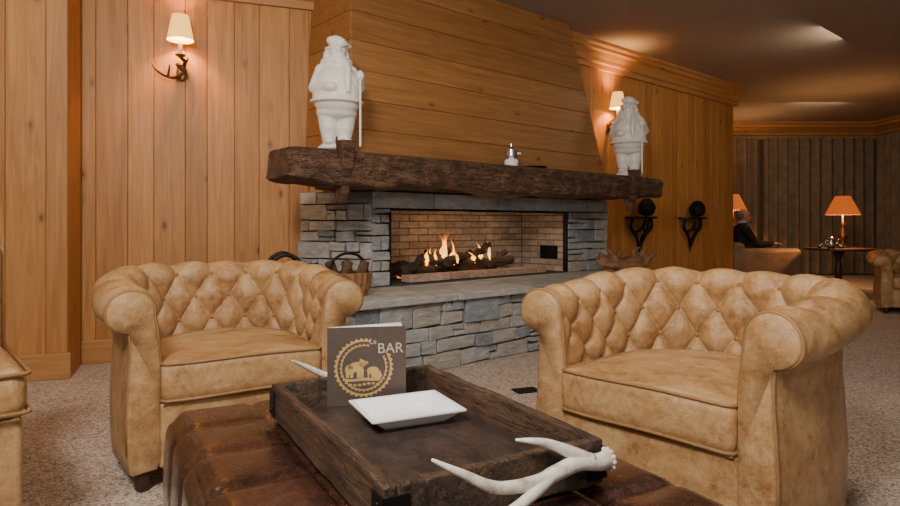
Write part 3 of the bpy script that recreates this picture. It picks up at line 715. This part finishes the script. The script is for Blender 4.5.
    for i in range(0, 21): a = math.pi * i / 20; poly.append((0.33 * math.cos(a), 0.36 + 0.30 * math.sin(a)))
    prism(bm, poly, 0.075, 0.30); bev(bm, 0.008, 2); obj('seat_rail', bm, M_leather, e, smooth=False)
    bm = bmesh.new(); tube(bm, [(-0.28, -0.014, 0.30), (0, -0.016, 0.30), (0.28, -0.014, 0.30)], 0.006, 6); tube(bm, [(-0.28, -0.014, 0.082), (0, -0.016, 0.082), (0.28, -0.014, 0.082)], 0.006, 6); obj('rail_piping', bm, M_leather_pipe, e, smooth=True)
    def outline(inset):
        hx = 0.286 - inset; y0 = -0.028 + inset; y1 = 0.60 - inset; out = []
        rf = 0.025; rb = 0.24
        def arc(cx_, cy_, r_, a0, a1, n):
            for i in range(n + 1): a = R(a0 + (a1 - a0) * i / n); out.append((cx_ + r_ * math.cos(a), cy_ + r_ * math.sin(a)))
        arc(-hx + rf, y0 + rf, rf, 180, 270, 6)
        for i in range(1, 12): t = i / 12; out.append((-hx + rf + (2 * hx - 2 * rf) * t, y0 - 0.008 * math.sin(math.pi * t)))
        arc(hx - rf, y0 + rf, rf, 270, 360, 6)
        for i in range(1, 10): t = i / 10; out.append((hx, y0 + rf + (y1 - rb - y0 - rf) * t))
        arc(hx - rb, y1 - rb, rb, 0, 90, 14); arc(-hx + rb, y1 - rb, rb, 90, 180, 14)
        for i in range(1, 10): t = 1 - i / 10; out.append((-hx, y0 + rf + (y1 - rb - y0 - rf) * t))
        return out
    lay = [(0.014, 0.305), (0.003, 0.312), (0.0, 0.34), (-0.001, 0.375), (0.0, 0.41), (0.003, 0.436), (0.010, 0.441)]
    bm = bmesh.new(); rings = []
    for ins, z in lay: rings.append([bm.verts.new((x, y, z + 0.003 * math.sin(x * 12 + 1))) for x, y in outline(ins)])
    base_o = outline(0.010); cxx, cyy = 0, 0.27; KR = 18
    for q in range(1, KR):
        f = 1 - q / KR; rings.append([bm.verts.new((cxx + (x - cxx) * f, cyy + (y - cyy) * f, 0.441 + 0.003 * math.sin(x * f * 12 + 1) + 0.012 * (1 - f ** 3) + 0.007 * noise.noise(Vector((x * f * 6, y * f * 6, 0))) + 0.003 * noise.noise(Vector((x * f * 22, y * f * 12, 3))))) for x, y in base_o])
    n = len(rings[0])
    for a, b_ in zip(rings, rings[1:]):
        for k in range(n): bm.faces.new((a[k], a[(k + 1) % n], b_[(k + 1) % n], b_[k]))
    bm.faces.new(rings[-1]); bm.faces.new(rings[0][::-1]); obj('seat_cushion', bm, M_leather, e, smooth=True)
    bm = bmesh.new()
    for ins, z in ((0.002, 0.439), (0.002, 0.312)): tube(bm, [(x, y, z + 0.003 * math.sin(x * 12 + 1)) for x, y in outline(ins)], 0.0055, 6, True)
    obj('cushion_piping', bm, M_leather_pipe, e, smooth=True)
    bm = bmesh.new()
    for x, y in ((-0.34, 0.03), (0.34, 0.03), (-0.25, 0.58), (0.25, 0.58)): lathec(bm, [(0.018, 0), (0.024, 0.01), (0.027, 0.05), (0.03, 0.08)], (x, y, 0), 14)
    obj('feet', bm, M_darkwood, e, smooth=True)
    return e
ch = build_chair(); ch.location = (-0.755, 2.29, 0); ch.rotation_euler = (0, 0, R(31))
c2 = dup(ch, 'tufted_tub_armchair', (0.575, 1.865, 0), R(-48))
c3 = dup(ch, 'tufted_tub_armchair', (4.78, 6.2, 0), R(-30), (1.0, 1.0, 0.86))

e = empty('upholstered_side_chair', (-1.48, 1.62, 0), R(42))
def softbox(bm, x0, x1, y0, y1, z0, z1, b=0.03): 
    b2 = bmesh.new(); box(b2, x0, x1, y0, y1, z0, z1); bev(b2, b, 4); me = bpy.data.meshes.new('t'); b2.to_mesh(me); b2.free(); bm.from_mesh(me); bpy.data.meshes.remove(me)
bm = bmesh.new(); softbox(bm, -0.28, 0.28, -0.28, 0.26, 0.42, 0.55, 0.04); obj('seat', bm, M_leather, e, smooth=True)
bm = bmesh.new(); softbox(bm, -0.27, 0.27, -0.26, 0.26, 0.16, 0.425, 0.02); obj('seat_frame', bm, M_leather, e, smooth=True)
bm = bmesh.new(); softbox(bm, -0.28, 0.28, 0.24, 0.33, 0.15, 0.86, 0.03); obj('back', bm, M_leather, e, smooth=True)
bm = bmesh.new()
for z in (0.435, 0.535): tube(bm, [(-0.27, -0.28, z), (0.27, -0.28, z), (0.282, -0.27, z), (0.282, 0.24, z)], 0.006, 6)
tube(bm, [(0.283, 0.285, 0.16), (0.283, 0.285, 0.85)], 0.006, 6); obj('piping', bm, M_leather_pipe, e, smooth=True)
bm = bmesh.new()
for x in (-0.23, 0.23):
    for y in (-0.22, 0.27): tube(bm, [(x, y, 0), (x, y, 0.17)], [0.018, 0.026], 8)
obj('legs', bm, M_darkwood, e)

# ------------------------------------------------------------------ ottoman
OT = R(29.5)
e = empty('patchwork_leather_ottoman', (-0.10, 1.365, 0), OT)
hx, hy = 0.42, 0.60
def oy(x, y):
    fx = abs(((x / 0.21) % 1.0) ); fx = min(fx, 1 - fx) * 0.21; fy = (y / 0.20) % 1.0; fy = min(fy, 1 - fy) * 0.20
    d = min(fx, fy); return 0.010 * (1 - math.exp(-d / 0.018))
bm = bmesh.new()
bmesh.ops.create_cube(bm, size=2)
bmesh.ops.subdivide_edges(bm, edges=list(bm.edges), cuts=79, use_grid_fill=True)
for v in bm.verts:
    x, y, z = v.co.x, v.co.y, v.co.z
    X, Y, Z = x * hx, y * hy, 0.235 + z * 0.175
    rr_ = 0.045
    ix_ = max(-hx + rr_, min(hx - rr_, X)); iy_ = max(-hy + rr_, min(hy - rr_, Y)); iz_ = max(0.06 + rr_, min(0.41 - rr_, Z))
    dv = Vector((X - ix_, Y - iy_, Z - iz_))
    if dv.length > 1e-6: dv = dv.normalized() * rr_; X, Y, Z = ix_ + dv.x, iy_ + dv.y, iz_ + dv.z
    if z > 0.9: Z += oy(X, Y)
    else:
        k = 0.01 * math.sin(math.pi * (Z - 0.06) / 0.35)
        if abs(x) > 0.98: X += math.copysign(k + oy(0.1, Y), x)
        if abs(y) > 0.98: Y += math.copysign(k + oy(X, 0.1), y)
    nz = 0.002 * noise.noise(Vector((X * 12, Y * 12, Z * 12)))
    v.co = (X, Y, Z + nz)
obj('cushion_body', bm, M_ott, e, smooth=True)
bm = bmesh.new()
for x in (-0.34, 0.34):
    for y in (-0.52, 0.52): lathec(bm, [(0.03, 0), (0.035, 0.03), (0.03, 0.075)], (x, y, 0), 14)
obj('feet', bm, M_darkwood, e)

# ------------------------------------------------------------------ tray
ZT = 0.424
e = empty('wooden_serving_tray', (-0.082, 1.39, ZT), OT)
bm = bmesh.new()
box(bm, -0.205, 0.205, -0.34, 0.34, 0.0, 0.016)
obj('floor_board', bm, M_trayf, e)
def rough_board(bm, x0, x1, y0, y1, z0, z1):
    b2 = bmesh.new(); box(b2, x0, x1, y0, y1, z0, z1); bev(b2, 0.004, 2)
    bmesh.ops.subdivide_edges(b2, edges=[q for q in b2.edges if q.calc_length() > 0.1], cuts=30, use_grid_fill=True)
    for v in b2.verts: 
        n_ = noise.noise_vector(v.co * 28) * 0.0018 + noise.noise_vector(v.co * 9) * 0.003; v.co += n_
        if v.co.z < 0.0: v.co.z = 0.0
    me = bpy.data.meshes.new('t'); b2.to_mesh(me); b2.free(); bm.from_mesh(me); bpy.data.meshes.remove(me)
bm = bmesh.new()
for s in (-1, 1):
    rough_board(bm, *sorted((s * 0.205, s * 0.228)), -0.36, 0.36, 0, 0.086)
    rough_board(bm, -0.205, 0.205, *sorted((s * 0.34, s * 0.362)), 0, 0.086)
obj('sides', bm, M_tray, e)
bm = bmesh.new()
for sx in (-1, 1):
    for sy in (-1, 1):
        box(bm, *sorted((sx * 0.229, sx * 0.232)), *sorted((sy * 0.32, sy * 0.364)), 0.012, 0.07)
        box(bm, *sorted((sx * 0.185, sx * 0.232)), *sorted((sy * 0.363, sy * 0.366)), 0.012, 0.07)
        for z_ in (0.025, 0.055): ell(bm, (sx * 0.233, sy * 0.345, z_), 0.004, None, 8, 6)
obj('corner_straps', bm, M_iron, e)
for s in (1, -1):
    bm = bmesh.new()
    def q(x, y, z, r): return (x, y * s, z - ZT, r * 0.86)
    curvy(bm, [q(.222, -.378, .476, .021), q(.19, -.388, .48, .0185), q(.137, -.392, .49, .017), q(.08, -.398, .484, .016), q(.03, -.408, .482, .0145), q(-.056, -.42, .496, .012), q(-.12, -.415, .53, .008), q(-.165, -.40, .555, .0025)], 12)
    curvy(bm, [q(.17, -.39, .486, .017), q(.12, -.385, .512, .013), q(.07, -.378, .534, .009), q(.015, -.371, .546, .0025)], 12)
    curvy(bm, [q(.07, -.400, .482, .014), q(.01, -.425, .472, .012), q(-.06, -.445, .463, .010), q(-.13, -.452, .468, .007), q(-.19, -.45, .484, .0025)], 12)
    for k in range(12): a = k * math.pi / 6; ell(bm, (.222, s * (-.378) + 0.018 * math.cos(a), .476 - ZT + 0.018 * math.sin(a)), 0.0055, None, 8, 6)
    ell(bm, (.228, s * -.377, .476 - ZT), (0.008, 0.016, 0.016))
    obj('antler_handle', bm, M_antler, e, smooth=True)

e = empty('square_porcelain_dish', (-0.108, 1.53, ZT + 0.0165), R(25))
bm = bmesh.new()
def rrect(hx_, hy_, r_, z, n=5):
    out = []
    for cx_, cy_, a0 in ((hx_ - r_, hy_ - r_, 0), (-hx_ + r_, hy_ - r_, 90), (-hx_ + r_, -hy_ + r_, 180), (hx_ - r_, -hy_ + r_, 270)):
        for i in range(n + 1): a = R(a0 + 90 * i / n); out.append(bm.verts.new((cx_ + r_ * math.cos(a), cy_ + r_ * math.sin(a), z)))
    return out
layers = [rrect(0.078, 0.062, 0.006, 0), rrect(0.083, 0.067, 0.008, 0.004), rrect(0.110, 0.092, 0.006, 0.028), rrect(0.119, 0.099, 0.006, 0.030), rrect(0.1195, 0.0995, 0.006, 0.033), rrect(0.109, 0.089, 0.006, 0.0325), rrect(0.086, 0.070, 0.008, 0.010), rrect(0.081, 0.065, 0.008, 0.007)]
for a, b_ in zip(layers, layers[1:]):
    for k in range(len(a)): bm.faces.new((a[k], a[(k + 1) % len(a)], b_[(k + 1) % len(a)], b_[k]))
bm.faces.new(layers[0][::-1]); bm.faces.new(layers[-1]); obj('dish', bm, M_porc, e)

p0 = Vector((-0.322, 1.625)); p1 = Vector((-0.118, 1.66)); ang = math.atan2(p1.y - p0.y, p1.x - p0.x); CW = (p1 - p0).length; CH = 0.207
e = empty('bar_menu_card', (p0.x, p0.y, ZT + 0.0165), ang)
bm = bmesh.new(); box(bm, 0, CW, 0, 0.0012, 0, CH); obj('cover', bm, M_card, e)
bm = bmesh.new(); box(bm, 0.0, CW, 0.0014, 0.0022, 0.0005, CH - 0.0005); obj('inner_lining', bm, M_paper, e)
bm = bmesh.new(); box(bm, 0.001, CW, 0.0, 0.0012, 0, CH); obj('back_leaf', bm, M_paper, e, (0, 0.003, 0), R(16))
bm = bmesh.new(); box(bm, 0.001, CW * 0.97, 0.0, 0.0008, 0, CH); obj('inner_page', bm, M_paper, e, (0, 0.0026, 0), R(8))
bm = bmesh.new()
def flat(poly, y=-0.0006):
    a = [bm.verts.new((x, y, z)) for x, z in poly]; bm.faces.new(a)
cx, cz = CW * 0.46, CH * 0.48; ro, ri = 0.073, 0.059
K = 72
for k in range(K):
    a0, a1 = 2 * math.pi * k / K, 2 * math.pi * (k + 1) / K; j = 0.006 * (k % 2)
    if 0.45 < (a0 % 6.283) < 1.25: continue
    flat([(cx + (ro + j) * math.cos(a0), cz + (ro + j) * math.sin(a0)), (cx + (ro + 0.006 - j) * math.cos(a1), cz + (ro + 0.006 - j) * math.sin(a1)), (cx + (ro - 0.004) * math.cos(a1), cz + (ro - 0.004) * math.sin(a1)), (cx + (ro - 0.004) * math.cos(a0), cz + (ro - 0.004) * math.sin(a0))])
    flat([(cx + (ri + 0.005 * ((k + 1) % 2)) * math.cos(a0), cz + (ri + 0.005 * ((k + 1) % 2)) * math.sin(a0)), (cx + (ri + 0.005 * (k % 2)) * math.cos(a1), cz + (ri + 0.005 * (k % 2)) * math.sin(a1)), (cx + (ri - 0.002) * math.cos(a1), cz + (ri - 0.002) * math.sin(a1)), (cx + (ri - 0.002) * math.cos(a0), cz + (ri - 0.002) * math.sin(a0))])
def fe(x, z, rx, rz_, rot=0, y=-0.0007):
    flat([(cx + x + rx * math.cos(t) * math.cos(rot) - rz_ * math.sin(t) * math.sin(rot), cz + z + rx * math.cos(t) * math.sin(rot) + rz_ * math.sin(t) * math.cos(rot)) for t in [i * 2 * math.pi / 20 for i in range(20)]], y)
fe(-0.022, 0.002, 0.022, 0.013, 0.25); fe(-0.038, -0.004, 0.011, 0.013); fe(-0.004, 0.012, 0.010, 0.009); fe(0.006, 0.013, 0.006, 0.004); fe(-0.008, 0.021, 0.003, 0.003)
for x in (-0.043, -0.032, -0.014, -0.005): flat([(cx + x - 0.004, cz - 0.002), (cx + x + 0.005, cz - 0.002), (cx + x + 0.004, cz - 0.026), (cx + x - 0.004, cz - 0.026)], -0.0008)
fe(0.024, -0.008, 0.016, 0.010); fe(0.036, -0.022, 0.012, 0.009)
for x in (0.012, 0.022, 0.034, 0.042): flat([(cx + x - 0.002, cz - 0.01), (cx + x + 0.003, cz - 0.01), (cx + x + 0.002, cz - 0.032), (cx + x - 0.002, cz - 0.032)], -0.0008)
flat([(cx - 0.05, cz - 0.028), (cx - 0.03, cz - 0.030), (cx + 0.0, cz - 0.026), (cx + 0.045, cz - 0.032), (cx + 0.04, cz - 0.036), (cx + 0.0, cz - 0.034), (cx - 0.045, cz - 0.036)])
for a in range(7): fe(-0.035 + a * 0.012, -0.044 - 0.002 * math.sin(a * 1.1), 0.0045, 0.003)
obj('emblem', bm, M_gold, e, recalc=False)
def text(s, x, z, size, par, mat):
    cu = bpy.data.curves.new('lettering', 'FONT'); cu.body = s; cu.size = size; cu.extrude = 0.0002; cu.materials.append(mat)
    o = bpy.data.objects.new('lettering', cu); COL.objects.link(o); o.parent = par; o.location = (x, -0.0012, z); o.rotation_euler = (R(90), 0, 0)
M_cream = simple('cream_print', (0.55, 0.47, 0.36), 0.6, bstr=0)
text('BAR', CW * 0.63, CH * 0.66, 0.038, e, M_cream); text('Le', CW * 0.53, CH * 0.78, 0.02, e, M_cream); text('BAR', CW * 0.40, CH * 0.02, 0.014, e, M_gold)

bm = bmesh.new(); box(bm, -0.07, 0.07, -0.05, 0.05, 0, 0.006); bev(bm, 0.002); obj('floor_socket_plate', bm, M_iron, None, (0.42, 3.42, 0), R(20))

# ------------------------------------------------------------------ far seating
e = empty('club_sofa', (4.45, 9.25, 0), 0)
bm = bmesh.new(); softbox(bm, -0.50, 0.5, -0.55, 0.55, 0.06, 0.28, 0.03); obj('base', bm, M_farleather, e, smooth=True)
bm = bmesh.new(); softbox(bm, -0.28, 0.52, -0.39, 0.39, 0.27, 0.40, 0.05); obj('seat_cushion', bm, M_farleather, e, smooth=True)
bm = bmesh.new(); softbox(bm, -0.52, -0.28, -0.55, 0.55, 0.1, 0.66, 0.08); obj('back', bm, M_farleather, e, smooth=True)
bm = bmesh.new()
for s in (-1, 1): softbox(bm, -0.5, 0.5, s * 0.48 - 0.09, s * 0.48 + 0.09, 0.08, 0.58, 0.07)
obj('arms', bm, M_farleather, e, smooth=True)
bm = bmesh.new()
for x in (-0.42, 0.42):
    for y in (-0.48, 0.48): lathec(bm, [(0.02, 0), (0.03, 0.07)], (x, y, 0), 10)
obj('feet', bm, M_darkwood, e)

e = empty('seated_man', (4.42, 9.22, 0.02), R(-8))
bm = bmesh.new()
ell(bm, (0, 0, 0.50), (0.16, 0.18, 0.12)); limb(bm, (-0.02, 0, 0.55), (-0.08, 0, 0.74), 0.145, 0.155); ell(bm, (-0.08, 0, 0.80), (0.12, 0.20, 0.10)); limb(bm, (-0.08, 0, 0.85), (-0.07, 0, 0.90), 0.075, 0.058)
for s in (-1, 1):
    ell(bm, (-0.08, s * 0.17, 0.82), (0.075, 0.07, 0.065))
    limb(bm, (-0.07, s * 0.20, 0.81), (0.06, s * 0.24, 0.60), 0.056, 0.046); limb(bm, (0.06, s * 0.24, 0.60), (0.30, s * 0.13, 0.62), 0.046, 0.033)
    limb(bm, (0.02, s * 0.10, 0.49), (0.44, s * 0.13, 0.50), 0.088, 0.062); limb(bm, (0.44, s * 0.13, 0.50), (0.50, s * 0.13, 0.09), 0.060, 0.042)
o = obj('suit', bm, M_black, e, smooth=True); remesh(o, 0.014, 3)
bm = bmesh.new()
for s in (-1, 1): ell(bm, (0.56, s * 0.13, 0.035), (0.13, 0.045, 0.045)); ell(bm, (0.49, s * 0.13, 0.06), (0.05, 0.042, 0.05))
obj('shoes', bm, M_iron, e, smooth=True)
bm = bmesh.new(); tube(bm, [(-0.07 + 0.052 * math.cos(a), 0.052 * math.sin(a), 0.925) for a in [i * math.pi / 8 for i in range(16)]], 0.014, 8, True); obj('collar', bm, M_shirt, e, smooth=True)
bm = bmesh.new()
limb(bm, (-0.07, 0, 0.90), (-0.055, 0, 0.96), 0.052, 0.05)
ell(bm, (-0.055, 0, 1.035), (0.092, 0.072, 0.085)); ell(bm, (-0.02, 0, 0.985), (0.062, 0.055, 0.062)); ell(bm, (0.012, 0, 0.955), (0.03, 0.03, 0.025))
curvy(bm, [(0.03, 0, 1.03, 0.010), (0.048, 0, 1.005, 0.013), (0.055, 0, 0.995, 0.014)]); ell(bm, (0.034, 0, 0.972), (0.012, 0.024, 0.008)); ell(bm, (0.028, 0, 1.04), (0.012, 0.045, 0.010))
for s in (-1, 1): ell(bm, (-0.055, s * 0.074, 1.01), (0.018, 0.009, 0.03))
o = obj('head', bm, M_skin, e, smooth=True); remesh(o, 0.006, 2)
bm = bmesh.new()
for s in (-1, 1): ell(bm, (0.028, s * 0.028, 1.018), (0.009, 0.010, 0.007))
obj('eyes', bm, M_eye, e, smooth=True)
bm = bmesh.new()
for s in (-1, 1): ell(bm, (-0.085, s * 0.052, 1.02), (0.055, 0.026, 0.045))
ell(bm, (-0.118, 0, 1.01), (0.038, 0.06, 0.055)); o = obj('hair', bm, M_hair, e, smooth=True); remesh(o, 0.006, 2)
bm = bmesh.new()
for s in (-1, 1):
    ell(bm, (0.35, s * 0.105, 0.615), (0.05, 0.038, 0.018))
    for k in range(4):
        yy = s * (0.132 - k * 0.018); ln = (0.045, 0.055, 0.052, 0.042)[k]
        limb(bm, (0.385, yy, 0.615), (0.385 + ln * 0.6, yy - s * 0.004, 0.612), 0.009, 0.0085); limb(bm, (0.385 + ln * 0.6, yy - s * 0.004, 0.612), (0.385 + ln, yy - s * 0.008, 0.592), 0.0085, 0.007)
    limb(bm, (0.335, s * 0.075, 0.618), (0.365, s * 0.05, 0.61), 0.011, 0.009); limb(bm, (0.365, s * 0.05, 0.61), (0.385, s * 0.045, 0.6), 0.009, 0.008)
o = obj('hands', bm, M_skin, e, smooth=True)

def table(name, x, y, h, r):
    e = empty(name, (x, y, 0), 0); bm = bmesh.new(); lathec(bm, [(r - 0.01, h - 0.03), (r, h - 0.025), (r, h - 0.005), (r - 0.005, h)], n=32)
    lathec(bm, [(r * 0.55, 0), (r * 0.5, 0.03), (0.06, 0.06), (0.035, 0.12), (0.05, h * 0.5), (0.03, h * 0.7), (0.08, h - 0.03)], n=24); obj('table', bm, M_darkwood, e, smooth=False); return e
def lamp(name, x, y, z, sc, pw):
    e = empty(name, (x, y, z + 0.002), 0, sc); bm = bmesh.new()
    lathec(bm, [(0.08, 0), (0.085, 0.015), (0.04, 0.03), (0.022, 0.06), (0.045, 0.11), (0.055, 0.16), (0.03, 0.22), (0.018, 0.28), (0.03, 0.31), (0.012, 0.33), (0.008, 0.50)], n=24); obj('base', bm, M_brass, e, smooth=True)
    bm = bmesh.new(); lathe(bm, [(0.20, 0.42), (0.19, 0.44), (0.135, 0.56), (0.085, 0.66)], n=40); obj('shade', bm, M_shade2, e, smooth=True)
    plight('bulb', (0, 0, 0.54), pw, (1, 0.5, 0.18), 0.06, e)
table('side_table', 5.20, 8.3, 0.60, 0.42); lamp('table_lamp', 5.29, 8.35, 0.60, 1.05, 42)
table('side_table', 4.78, 10.5, 0.68, 0.3); lamp('table_lamp', 4.79, 10.5, 0.68, 1.12, 50)
e = empty('coffee_service', (5.0, 8.13, 0.602), 0); bm = bmesh.new()
lathec(bm, [(0.04, 0.0), (0.055, 0.03), (0.045, 0.1), (0.03, 0.13), (0.01, 0.15)], (0, 0, 0), 16); tube(bm, [(0.05, 0, 0.04), (0.08, 0, 0.08), (0.1, 0, 0.12)], 0.008, 8); tube(bm, [(-0.045, 0, 0.1), (-0.08, 0, 0.09), (-0.08, 0, 0.05), (-0.05, 0, 0.03)], 0.006, 8)
lathec(bm, [(0.025, 0), (0.04, 0.05)], (0.13, 0.0, 0.0), 14); lathec(bm, [(0.025, 0), (0.04, 0.05)], (-0.1, 0.08, 0.0), 14); obj('pot_and_cups', bm, M_steel, e, smooth=True)

# ------------------------------------------------------------------ lights
def area(name, loc, target, size, power, col):
    l = bpy.data.lights.new(name, 'AREA'); l.energy = power; l.size = size; l.color = col
    o = bpy.data.objects.new(name, l); COL.objects.link(o); o.location = loc
    o.rotation_euler = (Vector(target) - Vector(loc)).to_track_quat('-Z', 'Y').to_euler(); return o
area('key_area_near', (-0.7, -0.2, 2.6), (0.1, 3.2, 0.6), 0.6, 125, (1.0, 0.94, 0.87))  # added key, stands in for camera flash bounced off the ceiling
area('flash_bounce', (0.2, 0.0, 1.5), (0.6, 1.6, 2.76), 0.4, 22, (1.0, 0.92, 0.84))
area('area_light_mid', (0.9, 2.3, 2.72), (0.9, 2.6, 0), 0.6, 22, (1.0, 0.86, 0.70))  # area light pointing down, no fixture modelled
area('area_light_left', (-1.9, 2.5, 2.72), (-1.8, 3.6, 0.8), 0.6, 16, (1.0, 0.74, 0.48))  # area light angled towards the left wall, no fixture modelled
P = FW(4.3, -1.5); Q = FW(4.3, 0.29)
area('fill_area_right', (P.x, P.y, 2.72), (Q.x, Q.y, 1.0), 0.6, 14, (1.0, 0.76, 0.52))  # added fill that brightens the right wall, not a ceiling fixture
area('fill_area_far', (5.6, 9.3, 2.72), (5.6, 10.6, 0.8), 0.8, 18, (1.0, 0.74, 0.5))  # added fill for the far curtains and seating, not a fixture
w = bpy.data.worlds.new('world'); S.world = w; w.use_nodes = True
w.node_tree.nodes['Background'].inputs[0].default_value = (1.0, 0.92, 0.84, 1); w.node_tree.nodes['Background'].inputs[1].default_value = 0.21

# ------------------------------------------------------------------ camera
cd = bpy.data.cameras.new('camera'); cam = bpy.data.objects.new('camera', cd); COL.objects.link(cam)
cam.location = (0, 0, 0.92); cam.rotation_euler = (R(90), 0, 0); cd.sensor_width = 36; cd.lens = 24.8; cd.shift_y = -29 / 900; cd.clip_start = 0.02
S.camera = cam
